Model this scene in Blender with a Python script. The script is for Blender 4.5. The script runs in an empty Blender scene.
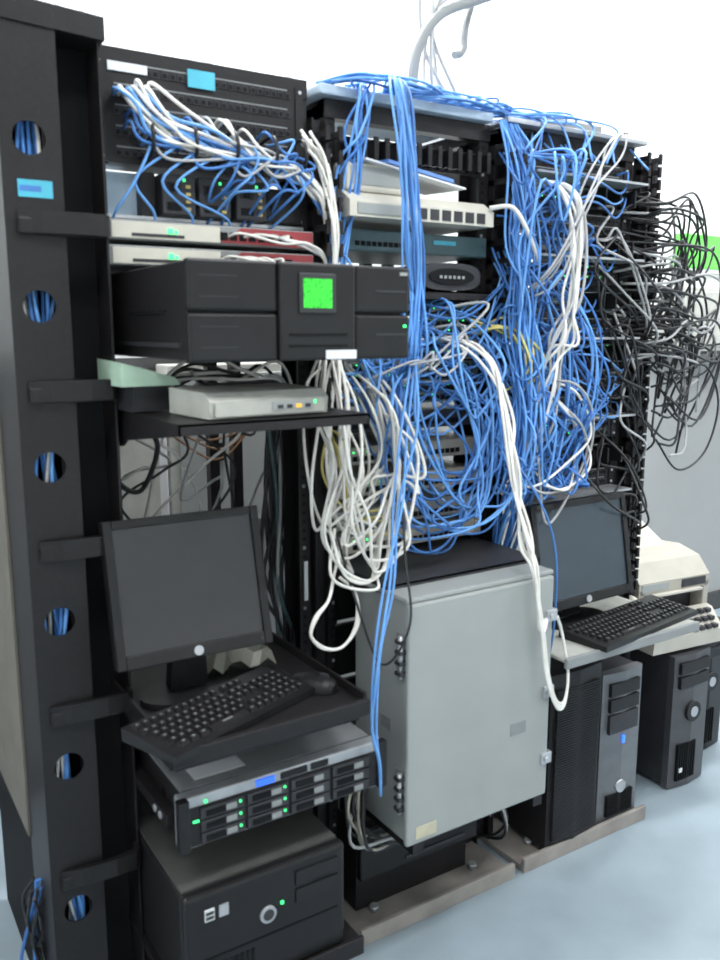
import bpy, bmesh, math, random
from mathutils import Vector, Matrix
random.seed(7)
S=bpy.context.scene
try: S.view_settings.view_transform='Standard'
except Exception: pass

# ---------------- materials ----------------
MATS={}
def mat(name,col,rough=0.5,metal=0.0,var=0.12,scale=18,emit=None,es=1.0,bump=0.0,spec=0.5):
    if name in MATS: return MATS[name]
    m=bpy.data.materials.new(name); m.use_nodes=True
    nt=m.node_tree; b=nt.nodes['Principled BSDF']
    tc=nt.nodes.new('ShaderNodeTexCoord'); n=nt.nodes.new('ShaderNodeTexNoise')
    n.inputs['Scale'].default_value=scale; n.inputs['Detail'].default_value=4
    nt.links.new(tc.outputs['Object'],n.inputs['Vector'])
    r=nt.nodes.new('ShaderNodeValToRGB')
    r.color_ramp.elements[0].position=0.3; r.color_ramp.elements[1].position=0.7
    r.color_ramp.elements[0].color=tuple(c*(1-var) for c in col)+(1,)
    r.color_ramp.elements[1].color=tuple(min(1,c*(1+var)) for c in col)+(1,)
    nt.links.new(n.outputs['Fac'],r.inputs['Fac']); nt.links.new(r.outputs['Color'],b.inputs['Base Color'])
    b.inputs['Roughness'].default_value=rough; b.inputs['Metallic'].default_value=metal
    b.inputs['Specular IOR Level'].default_value=spec
    if emit:
        b.inputs['Emission Color'].default_value=emit+(1,); b.inputs['Emission Strength'].default_value=es
    if bump:
        bp=nt.nodes.new('ShaderNodeBump'); bp.inputs['Strength'].default_value=bump; bp.inputs['Distance'].default_value=0.002
        nt.links.new(n.outputs['Fac'],bp.inputs['Height']); nt.links.new(bp.outputs['Normal'],b.inputs['Normal'])
    MATS[name]=m; return m
BLK=mat('black_powdercoat',(0.0145,0.013,0.014),0.42,bump=0.2,scale=120,spec=.3)
BLK2=mat('black_plastic',(0.012,0.0115,0.0125),0.35,spec=.3)
DARK=mat('deep_black',(0.005,0.005,0.006),0.7,spec=.2)
CHAR=mat('charcoal_plastic',(0.036,0.036,0.04),0.45,spec=.35)
GREY=mat('grey_enamel',(0.315,0.33,0.32),0.45,var=0.04,scale=6)
GREYD=mat('dark_grey_enamel',(0.24,0.25,0.25),0.5,var=0.04)  # darker grey paint colour for trims and small parts
SILV=mat('silver_plastic',(0.42,0.43,0.45),0.35,0.4)
STEEL=mat('galvanised_steel',(0.5,0.51,0.53),0.4,0.6)
BEIGE=mat('beige_plastic',(0.60,0.57,0.49),0.5,var=0.05)
WHT=mat('white_plastic',(0.72,0.73,0.74),0.45,var=0.03)
PAPER=mat('white_paper',(0.75,0.77,0.8),0.8,var=0.04)
PUTTY=mat('putty_steel',(0.16,0.145,0.12),0.6)
BASE=mat('worn_base_steel',(0.30,0.27,0.245),0.5,var=0.25,scale=10)
BLUE=mat('blue_cable_jacket',(0.06,0.19,0.50),0.5,var=0.25,scale=9,spec=.4)
BLUE2=mat('light_blue_cable_jacket',(0.14,0.35,0.74),0.5,var=0.2,scale=9,spec=.4)
WCAB=mat('white_cable_jacket',(0.80,0.775,0.72),0.5,var=0.1)
GCAB=mat('grey_cable_jacket',(0.42,0.42,0.42),0.5)
BCAB=mat('black_cable_jacket',(0.018,0.018,0.02),0.45)
YCAB=mat('yellow_cable_jacket',(0.72,0.62,0.2),0.5)
RED=mat('red_enamel',(0.30,0.035,0.04),0.4)
TEAL=mat('teal_grey_enamel',(0.06,0.11,0.12),0.45)
CYAN=mat('cyan_label',(0.07,0.42,0.55),0.5)
GRN=mat('green_sign',(0.12,0.62,0.08),0.5,emit=(0.1,0.6,0.05),es=0.2)
LGRN=mat('green_led',(0.05,0.9,0.2),0.5,emit=(0.05,1,0.25),es=2.0)
LBLU=mat('blue_led',(0.05,0.2,1),0.5,emit=(0.02,0.10,1),es=2.5)
LAMB=mat('amber_led',(0.9,0.5,0.05),0.5,emit=(1,0.5,0.05),es=.4)
GLASS=mat('screen_glass',(0.024,0.023,0.026),0.25,var=0.05)
GLASS2=mat('screen_glass_bluish',(0.035,0.05,0.065),0.2,var=0.05)
PGRN=mat('pale_green_paper',(0.45,0.62,0.48),0.8)
GOLD=mat('brass_connector',(0.5,0.4,0.15),0.35,0.7)
CREAM=mat('cream_panel',(0.44,0.44,0.40),0.6)
ORNG=mat('orange_fibre',(0.5,0.27,0.15),0.5)
def lcdmat():
    m=mat('green_lcd',(0.02,0.4,0.03),0.4,emit=(0.03,0.75,0.03),es=.75)
    nt=m.node_tree;b=nt.nodes['Principled BSDF']
    tc=nt.nodes.new('ShaderNodeTexCoord');br=nt.nodes.new('ShaderNodeTexNoise')
    br.inputs['Scale'].default_value=230
    mp=nt.nodes.new('ShaderNodeMapping');mp.inputs['Scale'].default_value=(1,1,0.6)
    nt.links.new(tc.outputs['Object'],mp.inputs[0]);nt.links.new(mp.outputs[0],br.inputs['Vector'])
    r=nt.nodes.new('ShaderNodeValToRGB');r.color_ramp.elements[0].color=(0.0,0.22,0.0,1);r.color_ramp.elements[1].color=(0.05,0.9,0.03,1)
    r.color_ramp.elements[0].position=.40;r.color_ramp.elements[1].position=.5
    nt.links.new(br.outputs['Fac'],r.inputs['Fac']);nt.links.new(r.outputs[0],b.inputs['Emission Color'])
    return m
LCD=lcdmat()

# ---------------- builder ----------------
class B:
    def __init__(s,name): s.name=name;s.bm=bmesh.new();s.mats=[];s.X=Matrix.Identity(4)
    def mi(s,m):
        if m not in s.mats: s.mats.append(m)
        return s.mats.index(m)
    def hexa(s,v,m):
        i=s.mi(m); vs=[s.bm.verts.new(s.X@Vector(p)) for p in v]
        for f in ((0,3,2,1),(4,5,6,7),(0,1,5,4),(1,2,6,5),(2,3,7,6),(3,0,4,7)):
            fc=s.bm.faces.new([vs[k] for k in f]); fc.material_index=i
        return vs
    def box(s,x0,x1,y0,y1,z0,z1,m,bev=0.0):
        vs=s.hexa([(x0,y0,z0),(x1,y0,z0),(x1,y1,z0),(x0,y1,z0),(x0,y0,z1),(x1,y0,z1),(x1,y1,z1),(x0,y1,z1)],m)
        if bev>0:
            es=set(e for v in vs for e in v.link_edges)
            r=bmesh.ops.bevel(s.bm,geom=list(es),offset=bev,segments=2,affect='EDGES',profile=0.5,material=s.mi(m))
        return s
    def prism(s,prof,x0,x1,m,axis='x'):
        i=s.mi(m)
        def P(t,a,b): return {'x':(t,a,b),'y':(a,t,b),'z':(a,b,t)}[axis]
        A=[s.bm.verts.new(s.X@Vector(P(x0,a,b))) for a,b in prof]
        C=[s.bm.verts.new(s.X@Vector(P(x1,a,b))) for a,b in prof]
        fs=[s.bm.faces.new(A),s.bm.faces.new(C[::-1])]
        n=len(prof)
        for k in range(n): fs.append(s.bm.faces.new([A[k],C[k],C[(k+1)%n],A[(k+1)%n]]))
        for f in fs: f.material_index=i
        return s
    def cyl(s,p0,p1,r,m,seg=16,r1=None):
        i=s.mi(m);p0=Vector(p0);p1=Vector(p1);d=(p1-p0).normalized()
        u=d.orthogonal().normalized();w=d.cross(u);r1=r if r1 is None else r1
        A=[];C=[]
        for k in range(seg):
            a=2*math.pi*k/seg;o=u*math.cos(a)+w*math.sin(a)
            A.append(s.bm.verts.new(s.X@(p0+o*r)));C.append(s.bm.verts.new(s.X@(p1+o*r1)))
        for k in range(seg):
            f=s.bm.faces.new([A[k],A[(k+1)%seg],C[(k+1)%seg],C[k]]);f.material_index=i;f.smooth=True
        f=s.bm.faces.new(A[::-1]);f.material_index=i
        f=s.bm.faces.new(C);f.material_index=i
        return s
    def tube(s,pts,r,m,seg=6,n=7):
        i=s.mi(m);P=cr(pts,n)
        rings=[]
        d=(P[1]-P[0]).normalized();u=d.orthogonal().normalized()
        for k,p in enumerate(P):
            t=(P[min(k+1,len(P)-1)]-P[max(k-1,0)])
            if t.length<1e-9: t=d.copy()
            t.normalize();d=t
            u=(u-t*u.dot(t))
            if u.length<1e-6: u=t.orthogonal()
            u.normalize();w=t.cross(u)
            rings.append([s.bm.verts.new(s.X@(p+(u*math.cos(2*math.pi*j/seg)+w*math.sin(2*math.pi*j/seg))*r)) for j in range(seg)])
        for a,b in zip(rings,rings[1:]):
            for j in range(seg):
                f=s.bm.faces.new([a[j],a[(j+1)%seg],b[(j+1)%seg],b[j]]);f.material_index=i;f.smooth=True
        for rg in (rings[0][::-1],rings[-1]):
            f=s.bm.faces.new(rg);f.material_index=i
        return s
    def holeplate(s,x0,x1,z0,z1,y0,y1,cx,cz,r,m):
        i=s.mi(m);N=32
        for (ya,fl) in ((y0,False),(y1,True)):
            inner=[];outer=[]
            for k in range(N):
                a=2*math.pi*(k+.5)/N;c,sn=math.cos(a),math.sin(a)
                inner.append(Vector((cx+r*c,ya,cz+r*sn)))
                tx=((x1-cx)/c if c>0 else (x0-cx)/c) if abs(c)>1e-6 else 1e9
                tz=((z1-cz)/sn if sn>0 else (z0-cz)/sn) if abs(sn)>1e-6 else 1e9
                t=min(tx,tz);outer.append(Vector((cx+t*c,ya,cz+t*sn)))
            I=[s.bm.verts.new(s.X@v) for v in inner];O=[s.bm.verts.new(s.X@v) for v in outer]
            for k in range(N):
                k2=(k+1)%N
                q=[I[k],O[k],O[k2],I[k2]]
                a,b=outer[k],outer[k2]
                if abs(a.x-b.x)>1e-6 and abs(a.z-b.z)>1e-6:
                    cxn=x1 if a.x+b.x>2*cx else x0; czn=z1 if a.z+b.z>2*cz else z0
                    q=[I[k],O[k],s.bm.verts.new(s.X@Vector((cxn,ya,czn))),O[k2],I[k2]]
                f=s.bm.faces.new(q);f.material_index=i
            if fl: I2=I
            else: I1=I
        for k in range(N):
            f=s.bm.faces.new([I1[k],I1[(k+1)%N],I2[(k+1)%N],I2[k]]);f.material_index=i
        return s
    def done(s,parent=None):
        me=bpy.data.meshes.new(s.name)
        bmesh.ops.recalc_face_normals(s.bm,faces=s.bm.faces[:])
        s.bm.to_mesh(me);s.bm.free()
        for m in s.mats: me.materials.append(m)
        o=bpy.data.objects.new(s.name,me);S.collection.objects.link(o)
        if parent: o.parent=parent
        return o
def cr(pts,n):
    P=[Vector(p) for p in pts]
    if len(P)==2: P=[P[0],(P[0]+P[1])/2,P[1]]
    P=[2*P[0]-P[1]]+P+[2*P[-1]-P[-2]];out=[]
    for k in range(1,len(P)-2):
        a,b,c,d=P[k-1:k+3]
        for j in range(n):
            t=j/n;out.append(0.5*((2*b)+(c-a)*t+(2*a-5*b+4*c-d)*t*t+(3*b-a-3*c+d)*t**3))
    out.append(P[-2]);return out
def jit(p,j): return (p[0]+random.gauss(0,j),p[1]+random.gauss(0,j*.7),p[2]+random.gauss(0,j))
U=random.uniform

# ---------------- camera ----------------
p=math.radians(10);t=math.radians(32.5)
F=Vector((math.sin(t)*math.cos(p),math.cos(t)*math.cos(p),-math.sin(p)))
R=Vector((math.cos(t),-math.sin(t),0));Up=R.cross(F)
cam=bpy.data.cameras.new('camera');co=bpy.data.objects.new('camera',cam);S.collection.objects.link(co)
M=Matrix((R,Up,-F)).transposed().to_4x4();M.translation=(-0.5,-1.78,1.53);co.matrix_world=M
cam.sensor_fit='VERTICAL';cam.sensor_height=24;cam.lens=850/960*24;cam.clip_start=0.02
cam.dof.use_dof=True;cam.dof.focus_distance=6.0;cam.dof.aperture_fstop=3.6
S.camera=co

# ---------------- room ----------------
CH=3.35
WALLU=mat('white_wall_paint',(0.85,0.87,0.86),0.8,var=0.02,scale=3)
WALLL=mat('grey_wall_paint',(0.33,0.335,0.335),0.7,var=0.03,scale=3)
CEIL=mat('ceiling_paint',(0.85,0.87,0.88),0.9,var=0.02,scale=3)
FLR=mat('blue_grey_vinyl_floor',(0.30,0.365,0.41),0.36,var=0.10,scale=5)
TRIM=mat('dark_trim',(0.05,0.05,0.05),0.5)
B('floor').box(-2.5,5.5,-3.5,1.1,-0.1,0,FLR).done()
B('ceiling').box(-2.5,5.5,-3.5,1.1,CH,CH+.1,CEIL).done()
B('wall_back').box(-2.5,5.5,1.0,1.1,0,1.44,WALLL).box(-2.5,5.5,1.0,1.1,1.44,CH,WALLU).done()
B('wall_front').box(-2.5,5.5,-3.6,-3.5,0,CH,WALLU).done()
B('wall_left').box(-2.6,-2.5,-3.5,1.1,0,CH,WALLU).done()
B('wall_right').box(5.5,5.6,-3.5,1.1,0,CH,WALLU).done()
B('trim_1').box(-2.5,5.5,0.975,1.0,1.41,1.44,TRIM).done()
B('baseboard_back').box(-2.5,5.5,0.98,1.0,0,0.1,TRIM).done()

# ---------------- rack frames ----------------
def rack(x0,x1,top=2.08,depth=0.55,basefront=-0.18):
    b=B('equipment_rack')
    w=0.03
    for x,sgn in ((x0,1),(x1,-1)):
        a=min(x,x+sgn*w);c=max(x,x+sgn*w)
        b.box(a,c,0,0.004,0.02,top,BLK)
        e=x;b.box(min(e,e+sgn*.004),max(e,e+sgn*.004),0.004,0.08,0.02,top,BLK)
        b.box(a,c,0.08,0.084,0.02,top,BLK)
        cx=x+sgn*0.018
        for k in range(88):
            z=0.08+k*0.022
            b.box(cx-.004,cx+.004,-0.0006,0.0,z-.004,z+.004,GREYD if k%7==0 else DARK)
        b.box(a,c,depth,depth+.03,0.02,top-.02,BLK)
    b.box(x0,x1,-0.005,0.03,top-.04,top,BLK)
    b.box(x0,x1,depth,depth+.03,top-.05,top,BLK)
    for x in (x0,x1-.03): 
        b.box(x,x+.03,0.03,depth,top-.04,top-.01,BLK)
        b.box(x,x+.03,0.08,depth,0.02,0.06,BLK)
    b.box(x0-.01,x1+.01,basefront,basefront+.012,0,0.045,BASE,.002)
    b.box(x0-.01,x1+.01,basefront+.012,0.12,0.0,0.02,BASE,.002)
    for x in (x0+.08,x1-.08): b.cyl((x,-.1,.02),(x,-.1,.035),.012,STEEL,8)
    return b.done()
rack(0.0,0.49);rack(0.535,1.03,2.05);rack(1.085,1.585,2.055)

def comb(x0,x1,z0=0.6,z1=2.04,out=-0.12,name='finger_cable_manager',sp=.05):
    b=B(name)
    b.box(x0,x1,0.0,0.01,0.02,z1,BLK)
    for x in (x0,x1-.004): b.box(x,x+.004,-.02,0.0,0.02,z1,BLK)
    z=z0
    while z<z1:
        for x in (x0,x1-.006):
            b.box(x,x+.006,out,0,z,z+.014,BLK)
            b.box(x-.002,x+.008,out-.008,out,z-.008,z+.022,BLK)
        z+=sp
    return b.done()
comb(0.493,0.532,1.3,2.0,out=-.08);comb(1.033,1.082,1.3,2.0,out=-.08)
comb(1.60,1.655,0.72,2.03,-.04,sp=.036)

# vertical cable manager (front left)
b=B('vertical_cable_manager')
hz=[1.867,1.573,1.273,.966,.66,.34]
zb=[2.09,1.72,1.423,1.12,.813,.50,.02]
for k,h in enumerate(hz):
    b.holeplate(-0.19,-0.085,zb[k+1],zb[k],-.12,-.116,-.14,h,.029,BLK)
b.box(-.19,-.186,-.118,.07,0,2.09,BLK)
b.box(-.195,-.186,.07,.5,.42,2.0,PUTTY);b.box(-.19,-.186,.07,.5,0,.42,DARK)
b.box(-.089,-.085,-.116,.05,0,2.09,BLK)
b.box(-.088,-.004,-.03,-.026,0,2.06,DARK)
b.box(-.008,-.004,-.11,.3,0,2.06,BLK)
b.box(-.186,-.09,.0,.004,0,2.06,DARK)
b.prism([(-.193,2.06),(-.165,2.10),(0.003,2.09),(0.003,2.05)],-.125,.1,BLK,'y')
for z in (1.70,1.395,1.09,.755,.395):
    b.box(-.17,-.008,-.132,-.118,z,z+.03,BLK,.004)
    b.prism([(-.17,-.125),(-.13,-.137),(-.06,-.142),(-.018,-.138),(-.006,-.128),(-.004,-.10),(-.012,-.10),(-.018,-.125),(-.06,-.13),(-.13,-.125)],z+.003,z+.042,BLK,'z')
b.box(-.165,-.105,-.1225,-.120,1.765,1.795,CYAN)
b.box(-.163,-.125,-.1228,-.1224,1.775,1.785,BLUE)
for k in range(11):
    b.tube([jit((-.14,-.085,z),.014) for z in [2.02-.2*i for i in range(10)]],.004,(BLUE,BLUE2,BLUE,WCAB,BLUE)[k%5],5,5)
for k in range(9):
    b.tube([jit((-.20,-.02,.35),.01),jit((-.22,.02,.25),.02),jit((-.20,0,.15),.02),jit((-.21,.02,.03),.01)],.004,BLUE if k%3==0 else BCAB,5,5)
b.done()

# ---------------- rack 1 equipment ----------------
def ears(b,x0,x1,z0,z1,y,m):
    b.box(x0,x0+.02,y-.003,y,z0,z1,m);b.box(x1-.02,x1,y-.003,y,z0,z1,m)
    for x in (x0+.01,x1-.01):
        for z in (z0+.01,z1-.01): b.cyl((x,y-.003,z),(x,y-.006,z),.004,STEEL,8)
def patch(x0,x1,z0,z1,y,rows=1,n=24,m=BLK,led=False,name='patch_panel'):
    b=B(name)
    b.box(x0,x1,y-.004,y,z0,z1,m)
    b.box(x0+.03,x1-.03,y,y+.1,z0+.003,z1-.003,m)
    ears(b,x0,x1,z0,z1,y-.004,m)
    hh=(z1-z0)/rows
    for r in range(rows):
        zc=z0+hh*(r+.5)
        for i in range(n):
            xc=x0+.035+(x1-x0-.07)*(i+.5)/n+(0.003 if (i//6)%2 else 0)
            b.box(xc-.0065,xc+.0065,y-.007,y-.004,zc-.007,zc+.006,CHAR)
            b.box(xc-.0045,xc+.0045,y-.0075,y-.0065,zc-.0055,zc+.0035,DARK)
            if led and i%3==1: b.box(xc-.002,xc+.002,y-.0078,y-.0065,zc+.006,zc+.009,LGRN)
        b.box(x0+.04,x1-.04,y-.0055,y-.004,zc+.010,zc+.0125,GREYD)
    return b
b=patch(0.012,0.478,1.862,2.06,-.002,5,24)
b.box(.04,.12,-.010,-.007,2.035,2.052,PAPER);b.box(.205,.265,-.013,-.0105,2.025,2.06,CYAN)
for x in (.1,.19,.28,.37,.44):
    b.tube([(x,-.005,1.93),(x,-.07,1.935),(x,-.09,1.90),(x,-.07,1.87),(x,-.005,1.875)],.004,BLK2,6,5)
b.done()
cx=B('patch_panel_cables')
for k in range(18):
    m=random.choice([WCAB,WCAB,BLUE2,BLUE,GCAB])
    x=U(.06,.36)
    z=U(1.88,1.98)
    end=(.5+U(0,.02),-.05+U(-.03,.03),U(1.75,1.84))
    cx.tube([(x,-.01,z),(x,-.06,z+.005),jit((x+.03,-.08,z-.04),.008),jit(((x+.5)/2,-.075,1.885+U(-.015,.015)),.008),jit((.42,-.07,1.865+U(-.015,.015)),.007),jit((.47,-.07,1.83),.008),end],.0032,m,6,6)
for k in range(9):
    cx.tube([(.05+.009*k,-.01,1.99),(.035+.009*k,-.07,1.99+U(-.01,.02)),jit((.06+.012*k,-.09,1.95),.008),jit((.11+.02*k,-.08,1.91),.008),(.2+.02*k,-.07,1.885)],.0038,WCAB if k%3 else BLUE2,6,6)
for k in range(12):
    x=U(.2,.43);z=U(1.86,1.93)
    cx.tube([(x,-.01,z),(x+.01,-.06,z),jit((x+.03,-.08,z-.03),.012),jit((x+.0,-.07,z-.07),.015),(x-.03,-.0,z-.12)],.003,BLUE2 if k%2 else BLUE,6,6)
for k in range(4):
    cx.tube([(.10+.05*k,-.01,1.9),(.10+.05*k,-.07,1.89),jit((.06+.03*k,-.07,1.82),.01),(.03+.08*k,-.05,1.76),(.03+.08*k,-.0,1.72)],.003,BLUE2,6,6)
cx.done()
b=B('media_converter_shelf')
b.box(.012,.478,-.002,.0,1.755,1.762,STEEL);b.box(.012,.12,.03,.25,1.762,1.85,mat('pale_blue_box',(.45,.58,.70),.5))
b.box(.1,.13,-.0,.2,1.762,1.85,BLK)
for x in (.135,.215,.30):
    b.box(x,x+.072,-.03,.2,1.765,1.847,CHAR,.003)
    b.box(x+.01,x+.04,-.032,-.03,1.81,1.83,BLK2);b.box(x+.016,x+.03,-.034,-.031,1.812,1.826,DARK)
    b.box(x+.01,x+.04,-.032,-.03,1.775,1.79,DARK)
    for z in (1.775,1.79,1.805,1.82): b.box(x+.05,x+.06,-.033,-.03,z,z+.006,GOLD)
    b.box(x+.045,x+.049,-.033,-.03,1.833,1.838,LGRN)
b.box(.38,.47,-.01,.2,1.765,1.84,BLK2,.003)
b.done()
for z in (1.708,1.658):
    b=B('firewall_appliance')
    b.box(.012,.478,-.05,.3,z,z+.040,GREYD,.003)
    b.prism([(.25,z+.005),(.474,z+.003),(.474,z+.037),(.30,z+.037)],-.053,-.05,RED,'y')
    b.box(.02,.25,-.0525,-.05,z+.004,z+.036,BEIGE)
    b.box(.06,.17,-.054,-.052,z+.008,z+.014,CHAR)
    b.box(.135,.145,-.0555,-.053,z+.016,z+.026,LGRN);b.box(.15,.155,-.0555,-.053,z+.016,z+.022,LGRN)
    for i in range(8): b.box(.25+.022*i,.266+.022*i,-.0545,-.052,z+.01,z+.026,DARK)
    b.done()
b=B('firewall_patch_cables')
for k in range(8):
    zz=1.726 if k%2 else 1.678
    x=.25+.018*k
    b.tube([(x,-.055,zz),(x+.02,-.085,zz+.004),jit((.38,-.09,zz-.008),.005),jit((.45,-.09,zz-.02),.006),(.505,-.06,1.66+U(-.02,.02)),(.52,0,1.6)],.003,WCAB if k!=5 else GCAB,6,6)
b.done()

# tape library
b=B('tape_library')
y=-.42
b.box(.035,.475,y+.02,.35,1.478,1.645,BLK,.003)
b.box(.03,.195,y,y+.022,1.562,1.648,BLK2,.005);b.box(.03,.195,y,y+.022,1.476,1.558,BLK2,.005)
b.box(.197,.355,y-.004,y+.022,1.476,1.648,BLK2,.005)
b.box(.357,.48,y,y+.022,1.562,1.648,BLK2,.005);b.box(.357,.48,y,y+.022,1.476,1.558,BLK2,.005)
b.box(.235,.31,y-.008,y-.003,1.560,1.630,CHAR,.002);b.box(.243,.301,y-.0095,y-.007,1.569,1.620,LCD)
b.box(.40,.47,y-.0015,y,1.60,1.604,CHAR);b.box(.40,.47,y-.0015,y,1.52,1.524,CHAR)
b.box(.215,.335,y-.006,y-.003,1.52,1.524,DARK);b.box(.215,.335,y-.006,y-.003,1.50,1.504,DARK)
b.box(.455,.472,y-.003,y,1.632,1.638,GREY);b.box(.465,.47,y-.003,y,1.535,1.54,LGRN)
for z in (1.50,1.535,1.585,1.62): b.box(.05,.12,y-.001,y,z,z+.002,CHAR)
b.box(.031,.036,-.30,-.1,1.56,1.565,DARK);b.box(.031,.036,y+.05,.2,1.50,1.508,CHAR)
b.box(.29,.355,y-.006,y-.004,1.478,1.494,PAPER)
b.done()
def shelf(name,x0,x1,y0,y1,z,m=BLK,lip=.02,th=.004,side=True):
    b=B(name);b.box(x0,x1,y0,y1,z-th,z,m);b.box(x0,x1,y0,y0+.003,z-lip,z,m)
    if side:
        for x in (x0,x1-.003): b.prism([(y0,z-th),(y1,z-th),(y1,z-.07),(y1-.1,z-.07),(y0,z-lip)],x,x+.003,m)
    return b.done()
shelf('rack_shelf',.01,.395,-.41,.08,1.372)
b=B('network_modem');b.X=Matrix.Translation((.195,-.30,1.375))@Matrix.Rotation(math.radians(4),4,'Z')
b.prism([(-.075,0),(.09,0),(.09,.048),(-.06,.045),(-.08,.03)],-.125,.125,CREAM)
b.box(-.115,.115,-.082,-.078,.004,.028,CREAM);b.box(.0,.09,-.084,-.081,.01,.026,GREY)
for i in range(4): b.box(.01+.02*i,.022+.02*i,-.085,-.083,.013,.02,LAMB if i==2 else CHAR)
b.box(.09,.094,-.085,-.083,.02,.026,LGRN);b.done()
b=B('green_notepad');b.X=Matrix.Translation((-.02,-.20,1.375))@Matrix.Rotation(.1,4,'Z')
b.box(.03,.11,.02,.14,0,.05,CHAR)
b.hexa([(0,0,0.05),(.12,0,0.05),(.12,.14,0.05),(.01,.14,.05),(0,0,.095),(.11,0,.065),(.12,.14,.07),(.01,.14,.10)],PGRN);b.done()
b=B('shelf_wiring')
for k in range(12):
    b.tube([jit((.07,-.10,1.40),.015),jit((.15,-.08,1.43),.02),jit((.25,-.05,1.42),.02),jit((.4,-.02,1.42),.02),jit((.45,.02,1.36),.02)],.004,random.choice([WCAB,BCAB,GCAB,BCAB,WCAB]),6,6)
for k in range(9):
    x=U(.05,.45)
    b.tube([jit((x,.15,1.36),.02),jit((x+U(-.1,.1),.1,1.28),.03),jit((x+U(-.1,.1),.15,1.2),.04),jit((x,.2,1.1),.05),jit((x,.3,.9),.05)],.0035,random.choice([BCAB,GCAB,WCAB,GCAB,BCAB]),6,6)
for k in range(3):
    b.tube([(.05,.3,1.25+.02*k),jit((.2,.3,1.27),.02),jit((.35,.3,1.22),.02),(.48,.3,1.27)],.003,ORNG,6,6)
b.tube([(.05,0.05,1.36),(.04,.02,1.29),(.07,0,1.33),(.12,.02,1.28),(.09,.05,1.18),(.04,.05,1.2),(.03,.05,1.27)],.006,BCAB,8,8)
b.done()

def monitor(ox,oy,zt,w,h,bot,tilt,yaw,glass,name='computer_monitor'):
    b=B(name)
    W=Matrix.Translation((ox,oy,zt))@Matrix.Rotation(yaw,4,'Z')
    b.X=W
    b.prism([(.11*math.cos(a)*1.0,.07*math.sin(a)+.05) for a in [2*math.pi*k/24 for k in range(24)]],0,.012,BLK2,'z')
    b.hexa([(-.04,.06,.01),(.04,.06,.01),(.04,.10,.01),(-.04,.10,.01),(-.03,.05,bot+.12),(.03,.05,bot+.12),(.03,.08,bot+.12),(-.03,.08,bot+.12)],BLK2)
    b.X=W@Matrix.Translation((0,0,bot))@Matrix.Rotation(-tilt,4,'X')
    bz=.018
    b.box(-w/2,w/2,0,.03,0,h,BLK2,.004)
    b.box(-w/2,-w/2+bz,-.008,.002,0,h,BLK2,.002);b.box(w/2-bz,w/2,-.008,.002,0,h,BLK2,.002)
    b.box(-w/2+bz,w/2-bz,-.008,.002,h-bz,h,BLK2,.002);b.box(-w/2+bz,w/2-bz,-.008,.002,0,bz*1.5,BLK2,.002)
    b.box(-w/2+bz,w/2-bz,-.002,.0,bz*1.5,h-bz,glass)
    b.hexa([(-w*.3,.03,h*.2),(w*.3,.03,h*.2),(w*.22,.06,h*.25),(-w*.22,.06,h*.25),(-w*.3,.03,h*.8),(w*.3,.03,h*.8),(w*.22,.06,h*.75),(-w*.22,.06,h*.75)],BLK2)
    b.cyl((0,-.008,bz*.75),(0,-.0105,bz*.75),.010,SILV,20)
    b.cyl((w/2-.025,-.008,bz*.75),(w/2-.025,-.010,bz*.75),.004,CHAR,12)
    return b.done()
monitor(.108,-.21,.772,.33,.295,.10,math.radians(14),math.radians(-2),GLASS)
def keyboard(cx_,cy,z,rot,w=.45,d=.155):
    b=B('computer_keyboard');b.X=Matrix.Translation((cx_,cy,z))@Matrix.Rotation(rot,4,'Z')
    b.prism([(-d/2,0),(d/2,0),(d/2,.026),(-d/2,.014)],-w/2,w/2,BLK2)
    def key(x,y,kw):
        zz=.014+(y+d/2)/d*.012
        b.hexa([(x,y,zz),(x+kw,y,zz),(x+kw,y+.015,zz+.001),(x,y+.015,zz+.001),(x+.002,y+.002,zz+.007),(x+kw-.002,y+.002,zz+.007),(x+kw-.002,y+.013,zz+.008),(x+.002,y+.013,zz+.008)],BLK)
        b.box(x+kw*.35,x+kw*.6,y+.005,y+.009,zz+.0078,zz+.0083,GREYD)
    for r in range(6):
        y=-d/2+.018+r*.0195+(.006 if r==5 else 0)
        if y+.015>d/2: continue
        x=-w/2+.012+(.004*(5-r) if r<4 else 0)
        if r==0:
            for kw in (.022,.02,.022,.10,.022,.02,.022,.02):
                if x+kw<w/2-.15: key(x,y,kw)
                x+=kw+.003
        else:
            while x<w/2-.165: key(x,y,.016);x+=.019
        if r!=2:
            for i in range(3): key(w/2-.148+.019*i,y,.016)
        if r<5:
            for i in range(4): key(w/2-.086+.019*i,y,.016)
    return b.done()
b=B('keyboard_tray')
b.box(-.02,.40,-.40,.08,.755,.77,BLK,.003);b.box(-.02,.40,-.41,-.395,.75,.785,BLK,.004)
b.box(-.01,.39,-.38,.05,.73,.755,BLK2)
for x in (-.022,.396): b.box(x,x+.006,-.39,.08,.74,.79,BLK)
b.done()
keyboard(.125,-.295,.772,math.radians(20),.38,.15)
b=B('computer_mouse');b.X=Matrix.Translation((.345,-.27,.772))@Matrix.Rotation(.5,4,'Z')
_m=math
N=10
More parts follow.
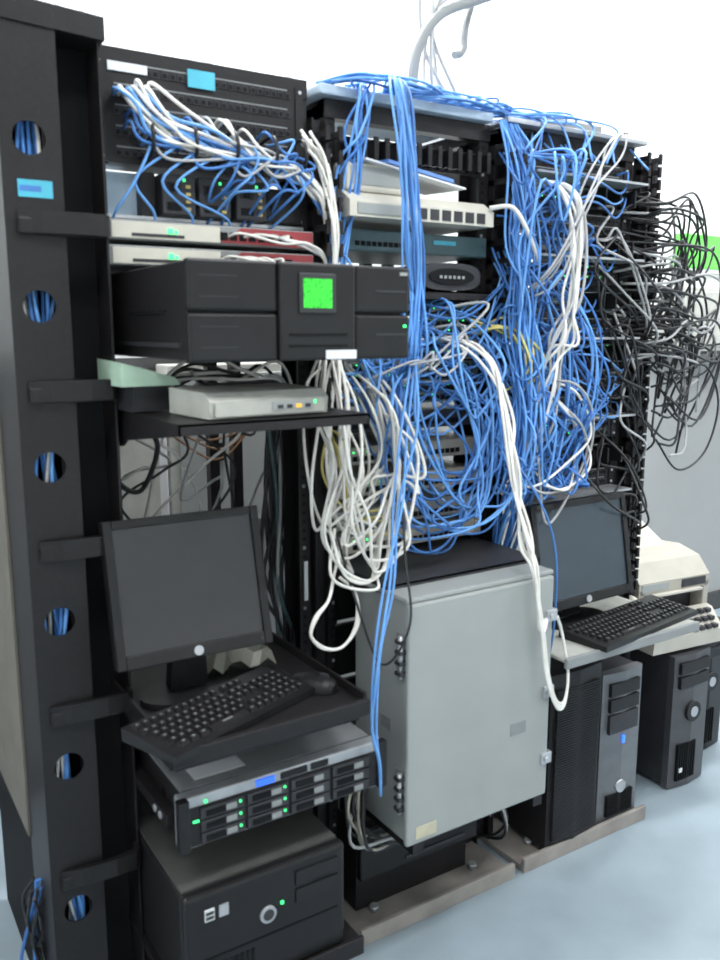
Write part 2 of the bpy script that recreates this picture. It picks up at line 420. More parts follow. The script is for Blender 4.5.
for i in range(N):
    a0=_m.pi*i/N-_m.pi/2;a1=_m.pi*(i+1)/N-_m.pi/2
    r0=.031*max(.05,_m.cos(a0))**.6;r1=.031*max(.05,_m.cos(a1))**.6
    y0=.055*_m.sin(a0);y1=.055*_m.sin(a1)
    h0=.034*max(.05,_m.cos(a0))**.6;h1=.034*max(.05,_m.cos(a1))**.6
    pr=[(_m.cos(_m.pi*k/8),_m.sin(_m.pi*k/8)) for k in range(9)]
    mi=b.mi(BLK2)
    A=[b.bm.verts.new(b.X@Vector((r0*c,y0,h0*s))) for c,s in pr];C=[b.bm.verts.new(b.X@Vector((r1*c,y1,h1*s))) for c,s in pr]
    for k in range(8):
        f=b.bm.faces.new([A[k],A[k+1],C[k+1],C[k]]);f.material_index=mi;f.smooth=True
b.box(-.003,.003,-.035,-.015,.028,.036,CHAR)
b.tube([(0,.05,.01),(.02,.12,.012),(-.02,.2,.012),(0,.27,.02)],.002,BCAB,6,6)
b.done()
b=B('crumpled_plastic_bag')
pts=[]
for i in range(9):
    for j in range(5):
        pts.append(b.bm.verts.new((.15+.022*i,-.13+.025*j,.778+U(0,.035)+.035*math.sin(i*.4)*(1 if 0<j<4 else 0))))
mi=b.mi(mat('crumpled_grey_film',(.22,.22,.18),.35))
for i in range(8):
    for j in range(4):
        f=b.bm.faces.new([pts[i*5+j],pts[(i+1)*5+j],pts[(i+1)*5+j+1],pts[i*5+j+1]]);f.material_index=mi
b.done()

# 2U server
b=B('rack_server')
y=-.35
TOP=mat('server_lid',(.38,.39,.40),.4,.4,var=.08)
b.box(.02,.455,y+.03,.32,.555,.648,BLK,.002);b.box(.02,.455,y+.035,.32,.648,.6505,TOP)
b.box(.005,.47,y,y+.03,.545,.652,SILV,.004)
b.box(.02,.455,y-.003,y,.55,.63,BLK2)
for r in range(3):
    for c in range(4):
        x=.045+c*.098;z=.552+r*.026
        b.box(x,x+.09,y-.008,y-.002,z,z+.022,CHAR,.001)
        b.box(x+.01,x+.05,y-.010,y-.007,z+.005,z+.017,DARK)
        b.box(x+.052,x+.074,y-.010,y-.007,z+.005,z+.017,GREYD)
        if c<2: b.box(x+.08,x+.084,y-.010,y-.007,z+.013,z+.017,LGRN)
b.box(.165,.205,y-.005,y,.634,.647,mat('blue_lcd',(.03,.12,.6),.3,emit=(.03,.14,.9),es=1.0))
b.box(.03,.042,y-.005,y,.60,.604,LGRN);b.box(.055,.06,y-.005,y,.635,.639,LGRN)
b.box(.22,.28,y-.004,y,.634,.647,BLK2);b.box(.29,.33,y-.004,y,.634,.647,BLK2)
b.box(.0,.022,y-.012,y+.01,.545,.652,BLK2,.003);b.box(.453,.475,y-.012,y+.01,.545,.652,BLK2,.003)
for yy in (-.22,-.05): b.cyl((.0195,yy,.6),(.021,yy,.6),.012,DARK,16);
b.box(-.005,.018,-.30,.1,.575,.60,BLK)
for yy in (-.27,-.24): b.cyl((-.008,yy,.587),(-.005,yy,.587),.008,STEEL,12)
b.box(.06,.17,-.29,-.24,.6506,.6515,PAPER);b.box(.35,.43,-.2,-.1,.6506,.6515,PAPER)
b.done()

# desktop pc on low shelf
b=B('desktop_computer')
b.box(.0,.36,-.35,.12,.215,.45,BLK,.006);b.box(.0,.36,-.37,-.345,.215,.455,BLK2,.008)
b.box(.005,.355,-.34,.11,.45,.455,mat('dark_grey_lid',(.075,.075,.07),.5))
b.box(.04,.06,-.3725,-.37,.395,.42,WHT);b.box(.07,.09,-.3725,-.37,.395,.42,SILV)
b.box(.042,.058,-.374,-.372,.399,.405,CHAR);b.box(.042,.058,-.374,-.372,.409,.415,CHAR)
b.cyl((.175,-.37,.36),(.175,-.376,.36),.018,SILV,24);b.cyl((.175,-.376,.36),(.175,-.377,.36),.012,CHAR,20)
b.box(.205,.211,-.373,-.37,.37,.376,LGRN)
b.box(.02,.34,-.372,-.37,.31,.313,DARK);b.box(.24,.34,-.374,-.37,.40,.43,BLK);b.box(.24,.34,-.374,-.37,.36,.39,BLK)
for i in range(10): b.box(.03+.012*i,.036+.012*i,-.3725,-.37,.235,.295,DARK)
b.done()
b=B('rack_shelf');b.box(-.01,.40,-.38,.1,.195,.212,BLK,.002);b.box(-.01,.40,-.385,-.375,.18,.222,BLK,.002);b.done()
b=B('uninterruptible_power_supply')
b.box(.03,.46,-.12,.4,.022,.17,BLK,.004);b.box(.03,.46,-.14,-.118,.022,.17,BLK2,.006);b.done()

# ---------------- rack 2 equipment ----------------
b=B('horizontal_cable_manager');b.box(.56,1.005,-.004,0,1.92,1.975,BLK)
for k in range(14):
    x=.58+k*.031
    b.box(x,x+.006,-.05,0,1.925,1.965,BLK2);b.box(x-.003,x+.009,-.055,-.05,1.92,1.97,BLK2)
    if k%2: b.box(x+.012,x+.022,-.007,-.004,1.935,1.96,PAPER)
b.done()
b=B('equipment_tray');b.box(.51,1.02,-.03,.3,2.052,2.075,mat('pale_blue_enamel',(.42,.52,.62),.5),.004);b.done()
b=B('telephone_switch')
b.prism([(-.09,1.785),(.2,1.785),(.2,1.85),(-.05,1.845),(-.09,1.82)],.55,.975,BEIGE)
b.box(.56,.74,-.06,.15,1.845,1.91,BEIGE,.008)
b.hexa([(.60,-.08,1.912),(.90,-.07,1.872),(.90,.1,1.88),(.6,.1,1.93),(.60,-.08,1.916),(.90,-.07,1.876),(.90,.1,1.884),(.6,.1,1.934)],PAPER)
b.hexa([(.66,-.082,1.91),(.86,-.072,1.884),(.86,.04,1.89),(.66,.04,1.92),(.66,-.082,1.918),(.86,-.072,1.892),(.86,.04,1.898),(.66,.04,1.928)],mat('blue_booklet',(.12,.25,.6),.5))
for i in range(6): b.box(.74+.036*i,.766+.036*i,-.092,-.088,1.79,1.815,CHAR)
b.box(.57,.72,-.093,-.088,1.792,1.815,GREY);b.box(.57,.72,-.062,-.058,1.86,1.9,GREY)
b.done()
b=B('network_switch')
b.box(.56,1.005,-.03,.3,1.715,1.765,TEAL,.003);b.box(.57,.995,-.032,-.03,1.72,1.76,TEAL)
for i in range(12): b.box(.6+.016*i,.611+.016*i,-.034,-.031,1.727,1.738,DARK)
b.box(.83,.90,-.034,-.031,1.74,1.75,CYAN);b.done()
shelf('rack_shelf',.56,1.005,-.08,.25,1.625,BLK)
b=B('cable_modem')
b.prism([(.85+.095*math.copysign(abs(math.cos(a))**.6,math.cos(a)),1.66+.033*math.copysign(abs(math.sin(a))**.8,math.sin(a))) for a in [2*math.pi*k/32 for k in range(32)]],-.08,.1,CHAR,'y')
b.prism([(.85+.07*math.cos(a),1.66+.02*math.sin(a)) for a in [2*math.pi*k/24 for k in range(24)]],-.086,-.08,DARK,'y')
for i in range(6): b.box(.81+.014*i,.817+.014*i,-.088,-.086,1.655,1.662,GREY)
b.done()
b=B('ethernet_router');b.box(.58,.73,-.06,.1,1.627,1.675,TEAL,.004)
for i in range(8): b.box(.59+.017*i,.602+.017*i,-.062,-.06,1.635,1.648,DARK)
b.done()
GPAN=mat('green_grey_panel',(.10,.16,.14),.5)
zz=[1.565,1.51,1.455,1.40,1.345]
for z in zz: patch(.56,1.005,z,z+.05,-.002,2,24,GPAN if z!=1.455 else GREYD,led=True,name='patch_panel').done()
BRN=mat('brown_beige_enamel',(.40,.37,.31),.5)
for z,m in ((1.28,CHAR),(1.20,BRN),(1.12,BRN),(1.04,GREYD),(.975,BRN)):
    b=B('network_switch');b.box(.56,1.005,-.02,.3,z,z+.045,m,.003);ears(b,.55,1.015,z,z+.045,-.02,m)
    for i in range(20): b.box(.6+.017*i,.612+.017*i,-.023,-.02,z+.01,z+.022,DARK)
    for i in range(5): b.box(.6+.04*i,.604+.04*i,-.023,-.02,z+.03,z+.034,LGRN)
    b.done()
shelf('rack_shelf',.55,1.02,-.25,.25,.958,CHAR,.02)
b=B('dark_backing_panel');  # added black panels standing in for the dark inside the lower rack
for z in (.35,.5,.65,.8): b.box(.56,1.005,-.0,.004,z,z+.14,BLK2);b.box(.56,1.005,-.003,.0,z+.135,z+.14,CHAR)
b.done()

# grey enclosure
b=B('electrical_enclosure')
x0,x1,y0,y1,z0,z1=.555,.985,-.315,-.10,.355,.94
b.box(x0,x1,y0,y1,z0,z1,GREY,.006)
b.box(x0-.006,x1+.006,y0-.018,y0-.002,z0-.004,z1-.005,GREY,.006)
b.box(x0-.008,x1+.008,y0-.012,y1,z1-.004,z1+.008,GREY,.003)
for z in (.43,.76):
    b.cyl((x0-.012,y0+.004,z),(x0-.012,y0+.004,z+.10),.006,STEEL,10)
    b.box(x0-.005,x0+.0,y0+.004,y0+.03,z,z+.10,GREYD)
    for k in range(4): b.box(x0-.020,x0+.0,y0-.006,y0+.016,z+.008+.025*k,z+.016+.025*k,CHAR)
for z in (.44,.62,.82): b.box(x1-.02,x1+.014,y0-.025,y0,z,z+.03,STEEL,.002);b.cyl((x1-.008,y0-.025,z+.015),(x1-.008,y0-.033,z+.015),.007,STEEL,12)
b.box(x0+.02,x0+.08,y0-.0195,y0-.018,z0+.01,z0+.04,mat('yellowish_label',(.5,.46,.33),.6))
b.box(.86,.91,y0-.0195,y0-.018,.545,.575,GREYD)
b.box(.66,.76,-.25,-.2,z1+.008,z1+.0095,PAPER)
b.box(x0-.002,x0,-.26,-.22,.61,.64,GREYD)
b.done()
b=B('support_bracket')
for x in (.57,.95): b.box(x,x+.03,-.33,.0,.325,.350,BLK);b.box(x,x+.03,-.03,.0,.1,.350,BLK)
b.done()
b=B('uninterruptible_power_supply')
b.box(.56,.95,-.10,.35,.13,.28,BLK,.004);b.box(.56,.95,-.12,-.098,.13,.28,BLK2,.006)
b.box(.60,.66,-.123,-.12,.2,.25,CHAR);b.box(.615,.625,-.125,-.122,.225,.23,LGRN);b.box(.7,.9,-.123,-.12,.15,.16,CHAR)
b.box(.57,.94,-.08,.3,.022,.13,BLK)
b.done()
b=B('floor_wiring')
for k in range(10): b.tube([jit((.5,-.2,.5),.02),jit((.48,-.22,.38),.02),jit((.56,-.2,.30),.02),jit((.7,-.17,.29),.02),jit((.85,-.1,.30),.01)],.004,random.choice([BCAB,GCAB,BRN,BCAB,BCAB]),6,6)
for k in range(4): b.tube([jit((.98,-.1,.3),.02),jit((1.02,-.15,.2),.02),jit((1.04,-.12,.1),.01),(1.06,.0,.03)],.004,random.choice([BCAB,GCAB,BCAB]),6,6)
b.done()

# ---------------- rack 3 equipment ----------------
b=B('equipment_tray');b.box(1.06,1.6,-.04,.35,2.057,2.070,STEEL,.003);b.box(1.15,1.45,0,.3,2.07,2.10,GREYD,.004);b.done()
zs=[1.94,1.87,1.80,1.73,1.66,1.585,1.51,1.435,1.36,1.285,1.21,1.135,1.06]
for i,z in enumerate(zs):
    m=[BLK,CHAR,BLK,GREYD,BLK,TEAL,BLK,CHAR,BLK,BLK,CHAR,BLK,BLK][i]
    pb=patch(1.11,1.56,z,z+.055,-.002,2,24,m,led=(i%3==1),name='patch_panel' if i%3 else 'network_switch')
    if i%3==0:
        pb.box(1.12,1.55,-.09,0,z-.006,z,STEEL)
    if i%2:
        for x in (1.40,1.46,1.52): pb.box(x,x+.006,-.07,-.006,z+.005,z+.05,BLK2)
    pb.done()
b=B('side_trunking');b.box(1.685,1.70,.0,.5,.02,2.03,BLK);b.box(1.60,1.70,.3,.31,.02,2.03,DARK);b.done()
b=B('keyboard_shelf');b.box(1.03,1.56,-.34,.0,.70,.710,CREAM,.003);b.box(1.03,1.56,-.35,-.338,.685,.713,GREYD,.003)
for x in (1.06,1.54): b.prism([(-.3,.70),(0,.70),(0,.58)],x,x+.004,GREY)
b.done()
monitor(1.27,-.19,.710,.385,.295,.065,math.radians(10),math.radians(2),GLASS2)
keyboard(1.37,-.262,.711,math.radians(8),.46,.15)

def tower(x0,x1,y0,y1,z0,z1,body,bez,style=0):
    b=B('computer_tower')
    b.box(x0,x1,y0+.03,y1,z0+.012,z1,body,.006)
    w=x1-x0;cxm=(x0+x1)/2
    prof=[(x0,y0+.035)]+[(x0+w*k/8,y0+ (.012*abs(k-4)/4)) for k in range(9)]+[(x1,y0+.035)]
    b.prism(prof,z0+.005,z1+.002,bez,'z')
    for x in (x0+.02,x1-.04):
        for yy in (y0+.06,y1-.06): b.box(x,x+.02,yy,yy+.02,z0,z0+.014,DARK)
    h=z1-z0;f=y0-.003
    if style==0:
        for k in range(60): b.box(x0+.015,x1-.015,f+.001,y0+.012,z0+.04+k*(h-.08)/60,z0+.04+k*(h-.08)/60+.003,CHAR)
    elif style==1:
        b.box(x0+.025,x1-.025,f,y0+.012,z1-.07,z1-.03,BLK2);b.box(x0+.025,x1-.025,f,y0+.012,z1-.12,z1-.08,BLK2)
        b.box(x0+.025,x1-.025,f,y0+.012,z1-.19,z1-.13,CHAR)
        b.box(cxm-.004,cxm+.004,f-.003,y0,z1-.228,z1-.205,LBLU)
        b.cyl((cxm,f-.003,z0+.12),(cxm,y0+.01,z0+.12),.02,SILV,20)
        for k in range(9): b.box(x0+.03,x1-.03,f,y0+.012,z0+.03+k*.008,z0+.034+k*.008,DARK)
        b.box(x0-.0008,x0,y0+.06,y1-.03,z0+.04,z1-.04,CHAR)
    else:
        b.box(x0+.02,x1-.02,f,y0+.012,z1-.06,z1-.02,BLK2,.002);b.box(x0+.02,x1-.02,f,y0+.012,z1-.11,z1-.07,BLK2,.002)
        b.cyl((cxm,f-.005,z1-.2),(cxm,y0+.01,z1-.2),.035,BLK2,24);b.cyl((cxm,f-.007,z1-.2),(cxm,y0,z1-.2),.018,SILV,20)
        b.box(x0+.04,x0+.055,f-.001,y0+.01,z0+.06,z0+.075,WHT)
        for k in range(8): b.box(x0+.03+.012*k,x0+.036+.012*k,f,y0+.01,z0+.03,z0+.16,DARK)
    return b.done()
tower(1.165,1.37,-.18,.27,.022,.57,BLK,BLK,0)
tower(1.395,1.57,-.165,.25,.022,.515,CHAR,mat('silver_grey_bezel',(.16,.165,.175),.35,.3),1)
tower(1.79,1.975,-.12,.30,.0,.47,CHAR,mat('graphite_bezel',(.06,.06,.065),.4),2)
tower(2.06,2.24,.0,.42,.0,.47,BLK2,BLK2,2)
b=B('support_board');b.box(1.74,2.24,.0,.42,.473,.487,CHAR,.003);b.done()
# multifunction fax printer with handset
b=B('desktop_fax_printer');b.X=Matrix.Translation((1.88,.07,.488))@Matrix.Rotation(math.radians(-6),4,'Z')
PB=mat('printer_beige',(.40,.375,.32),.5,var=.05);PB2=mat('printer_light_beige',(.50,.47,.41),.5,var=.05)
b.box(-.16,.16,-.10,.20,0,.09,PB,.008)
b.prism([(-.17,0.0),(-.10,0.0),(-.10,.115),(-.125,.11),(-.175,.05)],-.155,.155,PB2)
b.box(-.15,.13,-.05,.16,.09,.18,CHAR)
b.box(-.16,-.135,-.10,.18,.09,.20,PB,.004);b.box(.135,.16,-.10,.18,.09,.20,PB,.004)
b.prism([(-.10,.18),(.20,.18),(.20,.25),(.14,.285),(.04,.295),(-.05,.275),(-.10,.22)],-.16,.16,PB)
b.box(-.11,.11,-.12,.06,.175,.182,PB2)
b.prism([(.05,.29),(.13,.275),(.20,.35),(.185,.36)],-.11,.11,PB2)
b.box(-.15,-.03,-.103,-.098,.19,.215,GREY);b.box(.03,.14,-.103,-.098,.188,.215,CHAR)
for i in range(4):
    for j in range(3): b.box(.02+.03*i,.04+.03*i,-.178+.017*j,-.16+.017*j,.055+.022*j,.068+.022*j,CHAR)
b.tube([(-.175,-.13,.12),(-.185,-.12,.16),(-.185,-.02,.175),(-.185,.08,.16),(-.175,.10,.12)],.018,PB2,10,6)
b.box(-.19,-.158,-.14,-.08,.07,.12,PB,.006);b.box(-.19,-.158,.07,.13,.07,.12,PB,.006)
b.done()
b=B('exit_sign');b.box(3.08,3.5,.95,.998,1.83,1.99,GRN,.005);b.box(3.06,3.52,.96,.998,1.81,1.83,WHT);b.done()
b=B('wall_cabinet');b.box(2.95,3.75,.82,.97,1.43,1.73,CREAM,.006);b.box(2.97,3.35,.812,.82,1.45,1.71,CREAM,.003);b.box(3.37,3.73,.812,.82,1.45,1.71,CREAM,.003);b.done()
b=B('breaker_panel');b.box(.45,.90,.86,.97,.85,1.42,CREAM,.005);b.box(.48,.87,.85,.86,.88,1.39,GREY,.003);b.box(.60,.63,.84,.85,1.1,1.16,BLK2);b.done()
b=B('junction_box');b.box(.05,.42,.8,.97,.90,1.38,WHT,.004);b.box(.08,.39,.79,.8,.93,1.35,CREAM,.003);b.box(.2,.26,.785,.79,1.15,1.2,CREAM);b.done()
b=B('wall_conduit')
for x in (.2,.27,.6,.66,.95): b.cyl((x,.95,1.46),(x,.95,CH),.014,STEEL,12)
b.cyl((-1.5,.93,2.25),(2.5,.93,2.25),.018,STEEL,12)
b.done()
b=B('ceiling_conduit')
b.tube([(1.8,.0,CH),(1.6,.0,2.9),(1.35,.0,2.58),(1.15,.0,2.42),(1.0,.0,2.35),(.87,.0,2.29),(.80,0,2.2),(.78,0,2.08)],.013,GREYD,10,8)
b.tube([(1.25,.05,CH),(1.15,.05,2.7),(1.0,.05,2.34),(.98,.05,2.24),(.95,.05,2.22)],.010,GREYD,8,8)
for k in range(5): b.tube([(.98+.03*k,.05,CH),jit((.92,.03,2.5),.04),jit((.86,.02,2.25),.02),(.82+.03*k,.0,2.08)],.005,GCAB,6,6)
b.done()

# ---------------- cables ----------------
def rb(): return BLUE if random.random()<.5 else BLUE2
c=B('blue_network_cables')
for k in range(17):
    a=U(.55,.95);e=U(1.1,1.55)
    pts=[(a,U(-.06,.12),2.080)]
    n=5
    for i in range(1,n):
        pts.append((a+(e-a)*i/n,U(-.08,.12),2.082+U(-.005,.022)))
    pts.append((e,U(-.06,.08),2.075));pts.append((e+U(-.1,.02),-.08,1.98));
    c.tube(pts,.0032,rb(),6,6)
for k in range(7):
    c.tube([(.53+U(-.02,.02),0,2.08),(.6,U(-.08,-.03),2.083+U(0,.015)),(.75,U(-.1,-.02),2.082+U(0,.015)),(.95,U(-.08,.05),2.085),(1.1,0,2.085)],.0032,rb(),6,6)
for k in range(8):
    c.tube([(.62+U(-.03,.03),0,2.085),jit((.62,-.05,2.08),.008),jit((.58,-.07,1.98),.015),jit((.56,-.06,1.85),.02),jit((.53,-.06,1.6),.015),jit((.53,-.05,1.4),.015)],.0032,rb(),6,6)
for k in range(14):
    o=U(-.022,.022)
    c.tube([(.73+o,.02,2.09),jit((.68+o,-.08,2.09),.006),jit((.655+o,-.14,2.03),.006),jit((.665+o,-.16,1.85),.007),jit((.68+o,-.16,1.68),.008),jit((.695+o,-.14,1.5),.012),jit((.70+o,-.1,1.42),.02)],.0033,BLUE2 if k%3 else BLUE,6,6)
for k in range(48):
    x=U(.6,.98);z=random.choice(zz)+.025
    left=random.random()<.45
    ex=.55 if left else 1.05
    ez=z+U(-.06,.1)
    sag=U(.02,.12)
    c.tube([(x,-.008,z),(x,-.05,z+U(-.005,.005)),jit(((x+ex)/2,-.09+U(-.03,.02),z-sag),.015),jit((ex+(.02 if left else -.02),-.07,ez),.012),(ex,-.03,ez+U(-.05,.05))],.0031,rb(),6,6)
for k in range(20):
    xa=U(.62,.85);xb=U(.85,1.06);za=U(1.40,1.6);zb_=U(1.35,1.6)
    low=1.02+abs(random.gauss(0,.13));w=U(.0,.06)
    yy=U(-.2,-.07)
    c.tube([(xa,-.01,za),(xa,yy*.6,za),jit((xa-.03-w*.3,yy,(za+low)/2+.04),.02),jit((xa+.03,yy,low+.05),.015),jit(((xa+xb)/2,yy-.01,low),.02),jit((xb-.02,yy,low+.06),.02),jit((xb+w*.5,yy,(zb_+low)/2+.05),.02),(xb,yy*.5,zb_),(xb,0,zb_)],.0032,rb(),6,7)
for k in range(9):
    c.tube([jit((.70,-.1,1.45),.02),jit((.62,-.18,1.35),.02),jit((.60,-.2,1.2),.03),jit((.66,-.2,1.05),.03),jit((.78,-.18,1.02),.03),jit((.9,-.15,1.15),.03),jit((1.0,-.1,1.35),.02)],.0032,rb(),6,7)
def inreg():
    z=1.1+.85*random.random()
    wmax=.06+.13*math.sin(min(1,max(0,(2.0-z)/1.0))*2.6)
    return (1.02+U(.0,1)*(wmax+.10),-.07-U(0,.13),z)
for k in range(38):
    a=inreg();pts=[(U(1.12,1.34),-.008,min(1.98,a[2]+U(-.1,.2)))]
    pts.append((pts[0][0]-.02,-.07,pts[0][2]))
    z=a[2];x=a[0]
    for i in range(random.choice([3,4,5])):
        x=min(1.24,max(1.0,x+random.gauss(0,.05)));z=min(1.96,max(1.12,z+random.gauss(-.05,.14)))
        pts.append((x,-.07-U(0,.13),z))
    pts.append((U(1.03,1.1),-.03,min(1.98,z+U(0,.2))))
    c.tube(pts,.0033,rb(),6,6)
for k in range(22):
    o=U(-.035,.04)
    c.tube([(1.06+o,-.03,2.06),jit((1.06+o,-.08,1.93),.015),jit((1.05+o,-.11,1.75),.02),jit((1.04+o,-.13,1.55),.02),jit((1.05+o,-.13,1.35),.02),jit((1.06+o,-.12,1.15),.02),jit((1.06+o,-.08,1.0),.02),(1.06+o,-.03,.85)],.0033,rb(),6,6)
for k in range(18):
    x0_=U(1.03,1.1);w=U(.12,.27);z0_=U(1.3,1.55);low=U(1.06,1.3)
    yy=U(-.17,-.1)
    c.tube([(x0_+w*.6,-.01,z0_+.15),(x0_+w*.7,yy*.6,z0_+.13),(x0_+w,yy,z0_),(x0_+w*1.05,yy,(z0_+low)/2),(x0_+w*.6,yy,low),(x0_+w*.2,yy,low+.08),(x0_,yy,z0_),(x0_-.01,-.03,z0_+.2)],.0033,rb(),6,7)
for k in range(16):
    z=random.choice(zs[:-2])+.03;x=U(1.35,1.55)
    c.tube([(x,-.008,z),(x,-.05,z),jit((x-.08,-.09,z-U(.01,.08)),.01),jit((x-.2,-.1,z-U(-.02,.05)),.01),(1.1,-.06,min(1.98,z+U(-.1,.1)))],.003,rb(),6,6)
for k in range(3):
    c.tube([jit((.69,-.15,1.45),.01),jit((.60,-.25,1.3),.015),jit((.55,-.3,1.15),.015),jit((.49,-.34,1.0),.01),jit((.44,-.37,.86),.008),jit((.435,-.375,.7),.006),jit((.44,-.385,.62),.004),(.445,-.38,.54)],.003,BLUE2,6,7)
c.tube([(.93,-.12,1.3),(.98,-.25,1.15),(1.02,-.3,1.0),(1.03,-.3,.8),(1.04,-.26,.65),(1.06,-.15,.5)],.003,BLUE,6,7)
c.done()

c=B('white_network_cables')
for k in range(16):
    xa=.44+U(-.03,.05);xb=.61+U(-.06,.05);low=1.03+U(-.07,.12);yy=-.2+U(-.06,.08)
    c.tube([(.50+U(-.02,.02),-.03,1.62),jit((.51,-.06,1.5),.012),jit((xa+.02,yy+.05,1.38),.015),jit((xa-.0,yy,1.24),.018),jit((xa,yy,1.10),.018),jit((xa+.06,yy,low),.018),jit((xb-.04,yy,low+.06),.018),jit((xb,yy,1.22),.02),jit((xb-.01,yy+.04,1.35),.02),(xb+.02,-.01,1.42+U(-.04,.04))],.0036,WCAB,7,8)
for dx in (0,.006):
    c.tube([(.5+dx,-.15,1.1),(.44,-.2,1.0),(.40,-.24,.95),(.36+dx,-.25,.92),(.35,-.25,.88),(.38+dx,-.25,.845),(.43,-.25,.84),(.47+dx,-.24,.88),(.475,-.23,.95),(.44,-.22,.99)],.0036,WCAB,7,8)
for k in range(3):
    c.tube([jit((.6,-.18,1.12),.01),jit((.56,-.2,1.0),.01),jit((.5,-.24,.97),.01),jit((.42,-.24,1.0),.01),jit((.42,-.22,1.1),.01)],.0036,WCAB,7,8)
for k in range(6):
    d=.012*k
    end=[(.94+.004*k,-.367,.70),(.975,-.37,.61+.008*k),(1.015,-.36,.60+.006*k),(1.045,-.34,.67),(1.03,-.33,.77),(1.0,-.338,.83)] if k<3 else [(1.0,-.3,.85),(1.06,-.15,.9)]
    c.tube([(.80+d,-.01,1.50),jit((.82+d,-.1,1.51),.005),jit((.87+d*.5,-.18,1.45),.01),jit((.885+d*.5,-.24,1.34),.015),jit((.90,-.28,1.18),.014),jit((.905,-.31,1.05),.012),jit((.905,-.355,.97),.006),jit((.92,-.365,.82),.004)]+end,.0038,WCAB,7,8)
for k in range(9):
    o=.007*k
    c.tube([(1.12+o,-.01,1.90),(1.13+o,-.1,1.91),jit((1.15+o,-.16,1.86),.006),jit((1.155+o,-.18,1.75),.008),jit((1.145+o,-.18,1.6),.012),jit((1.12+o,-.17,1.5),.02),jit((1.10,-.15,1.35+U(-.1,.1)),.03),jit((1.07,-.1,1.15),.03)],.0038,WCAB if k%4 else GCAB,7,7)
for k in range(5):
    c.tube([(1.12,-.1,1.4),jit((1.2,-.17,1.35),.03),jit((1.28,-.17,1.27),.03),jit((1.25,-.17,1.15),.03),jit((1.12,-.16,1.1),.03),jit((1.05,-.14,1.2),.03)],.0035,random.choice([WCAB,GCAB]),7,7)
for k in range(4):
    c.tube([(U(.7,.95),-.01,U(1.5,1.6)),jit((.85,-.12,1.53),.03),jit((.78,-.16,1.45),.03),jit((.72,-.16,1.46),.02),jit((.66,-.14,1.42),.02)],.0034,GCAB,6,7)
c.tube([(.96,-.09,1.83),(1.0,-.13,1.83),(1.04,-.14,1.78),(1.08,-.13,1.73),(1.12,-.1,1.70)],.006,WCAB,7,7)
for k in range(4):
    c.tube([(1.5,-.05,2.08),jit((1.4,-.1,2.03),.02),jit((1.25,-.15,1.9),.03),jit((1.12,-.16,1.72),.03),(1.05,-.08,1.6)],.003,GCAB,6,7)
for k in range(8):
    c.tube([jit((.45,-.06,1.95),.01),jit((.49,-.08,1.88),.008),jit((.51,-.08,1.75),.008),jit((.515,-.07,1.6),.008),(.515,-.04,1.45)],.0035,WCAB,6,6)
c.done()
c=B('yellow_network_cables')
for k in range(6):
    c.tube([(U(.9,.98),-.01,1.54+U(-.05,.05)),jit((1.0,-.09,1.54),.02),jit((1.04,-.14,1.50),.02),jit((1.05,-.15,1.42),.02),jit((1.06,-.1,1.36),.02)],.0034,YCAB,6,6)
for k in range(4):
    c.tube([(.52,-.04,1.3),jit((.5,-.12,1.25),.02),jit((.52,-.14,1.1),.02),jit((.6,-.15,1.08),.02)],.0034,YCAB,6,6)
c.done()
c=B('black_power_cables')
for k in range(58):
    z=U(1.42,1.90);dx=U(.04,.32)
    y0_=U(-.12,-.05);zz2=z-U(.06,.34)
    p=[(U(1.5,1.6),-.02,z+U(-.02,.04)),(1.64,y0_,z+.01),jit((1.66+dx*.6,y0_,z+U(-.03,.04)),.015),jit((1.66+dx,y0_+.03,(z+zz2)/2+.03),.02),jit((1.66+dx*.6,y0_+.02,zz2),.02),jit((1.68,y0_+.02,zz2-.02+U(0,.1)),.02)]
    if random.random()<.3: p=p[:4]+[jit((1.66+dx*.9,y0_+.05,zz2-.02),.03)]
    c.tube(p,.0038,BCAB if k%6 else GCAB,6,7)
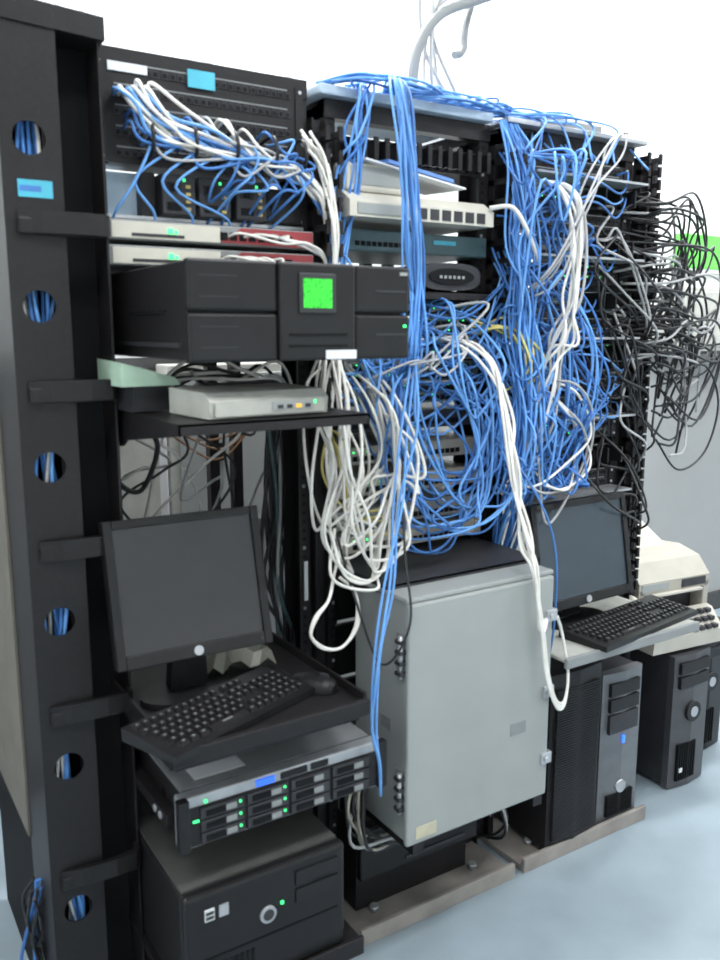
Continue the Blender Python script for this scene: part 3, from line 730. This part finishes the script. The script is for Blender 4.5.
for k in range(30):
    x=U(1.3,1.58);z=U(1.1,1.93)
    c.tube([(x,-.01,z),(x,-.07,z-.01),jit((1.45,-.1,z-.12),.05),jit((1.55,-.1,z-.2),.03),(1.63,-.03,max(.9,z-.3))],.0036,BCAB if k%5 else GCAB,6,6)
c.tube([(1.7,-.1,1.4),(1.85,-.1,1.42),(1.93,-.1,1.3),(1.88,-.1,1.15),(1.75,-.1,1.1),(1.66,-.08,1.2)],.0035,BCAB,6,8)
for k in range(14):
    c.tube([jit((.45,.1,1.35),.02),jit((.46,.1,1.1),.02),jit((.44,.1,.9),.02),jit((.47,.08,.7),.02),jit((.45,.05,.5),.02)],.005,random.choice([BCAB,BCAB,GCAB,TEAL]),6,6)
c.tube([(.62,-.2,1.25),(.56,-.3,1.05),(.54,-.35,.9),(.5,-.3,.8),(.46,-.25,.95),(.44,-.2,1.1)],.003,BCAB,6,8)
c.done()
b=B('asset_tag');b.box(.470,.480,-.003,-.0008,.87,.97,PAPER);b.done()

# ---------------- lights ----------------
def area(x,y,z,sx,sy,w,name,col=(.97,.985,1)):
    l=bpy.data.lights.new(name,'AREA');l.shape='RECTANGLE';l.size=sx;l.size_y=sy;l.energy=w;l.color=col
    o=bpy.data.objects.new(name,l);S.collection.objects.link(o);o.location=(x,y,z)
TUBEM=mat('fluorescent_diffuser',(.9,.9,.9),.5,emit=(.93,.97,1),es=2)
def fix(x,y,w):
    b=B('ceiling_light_fixture');b.box(x-.62,x+.62,y-.16,y+.16,CH-.04,CH,WHT,.004);b.box(x-.6,x+.6,y-.14,y+.14,CH-.048,CH-.04,TUBEM);b.done()
    area(x,y,CH-.055,1.2,.28,w,'fluorescent_light')
fix(-1.0,-1.6,33);fix(.8,-1.4,36);fix(2.8,-1.4,40);fix(.6,.45,62);fix(2.6,.45,68);fix(4.3,-.6,34);fix(-1.2,.45,26)
w=bpy.data.worlds.new('world');S.world=w;w.use_nodes=True
w.node_tree.nodes['Background'].inputs[0].default_value=(.85,.92,1,1);w.node_tree.nodes['Background'].inputs[1].default_value=.5
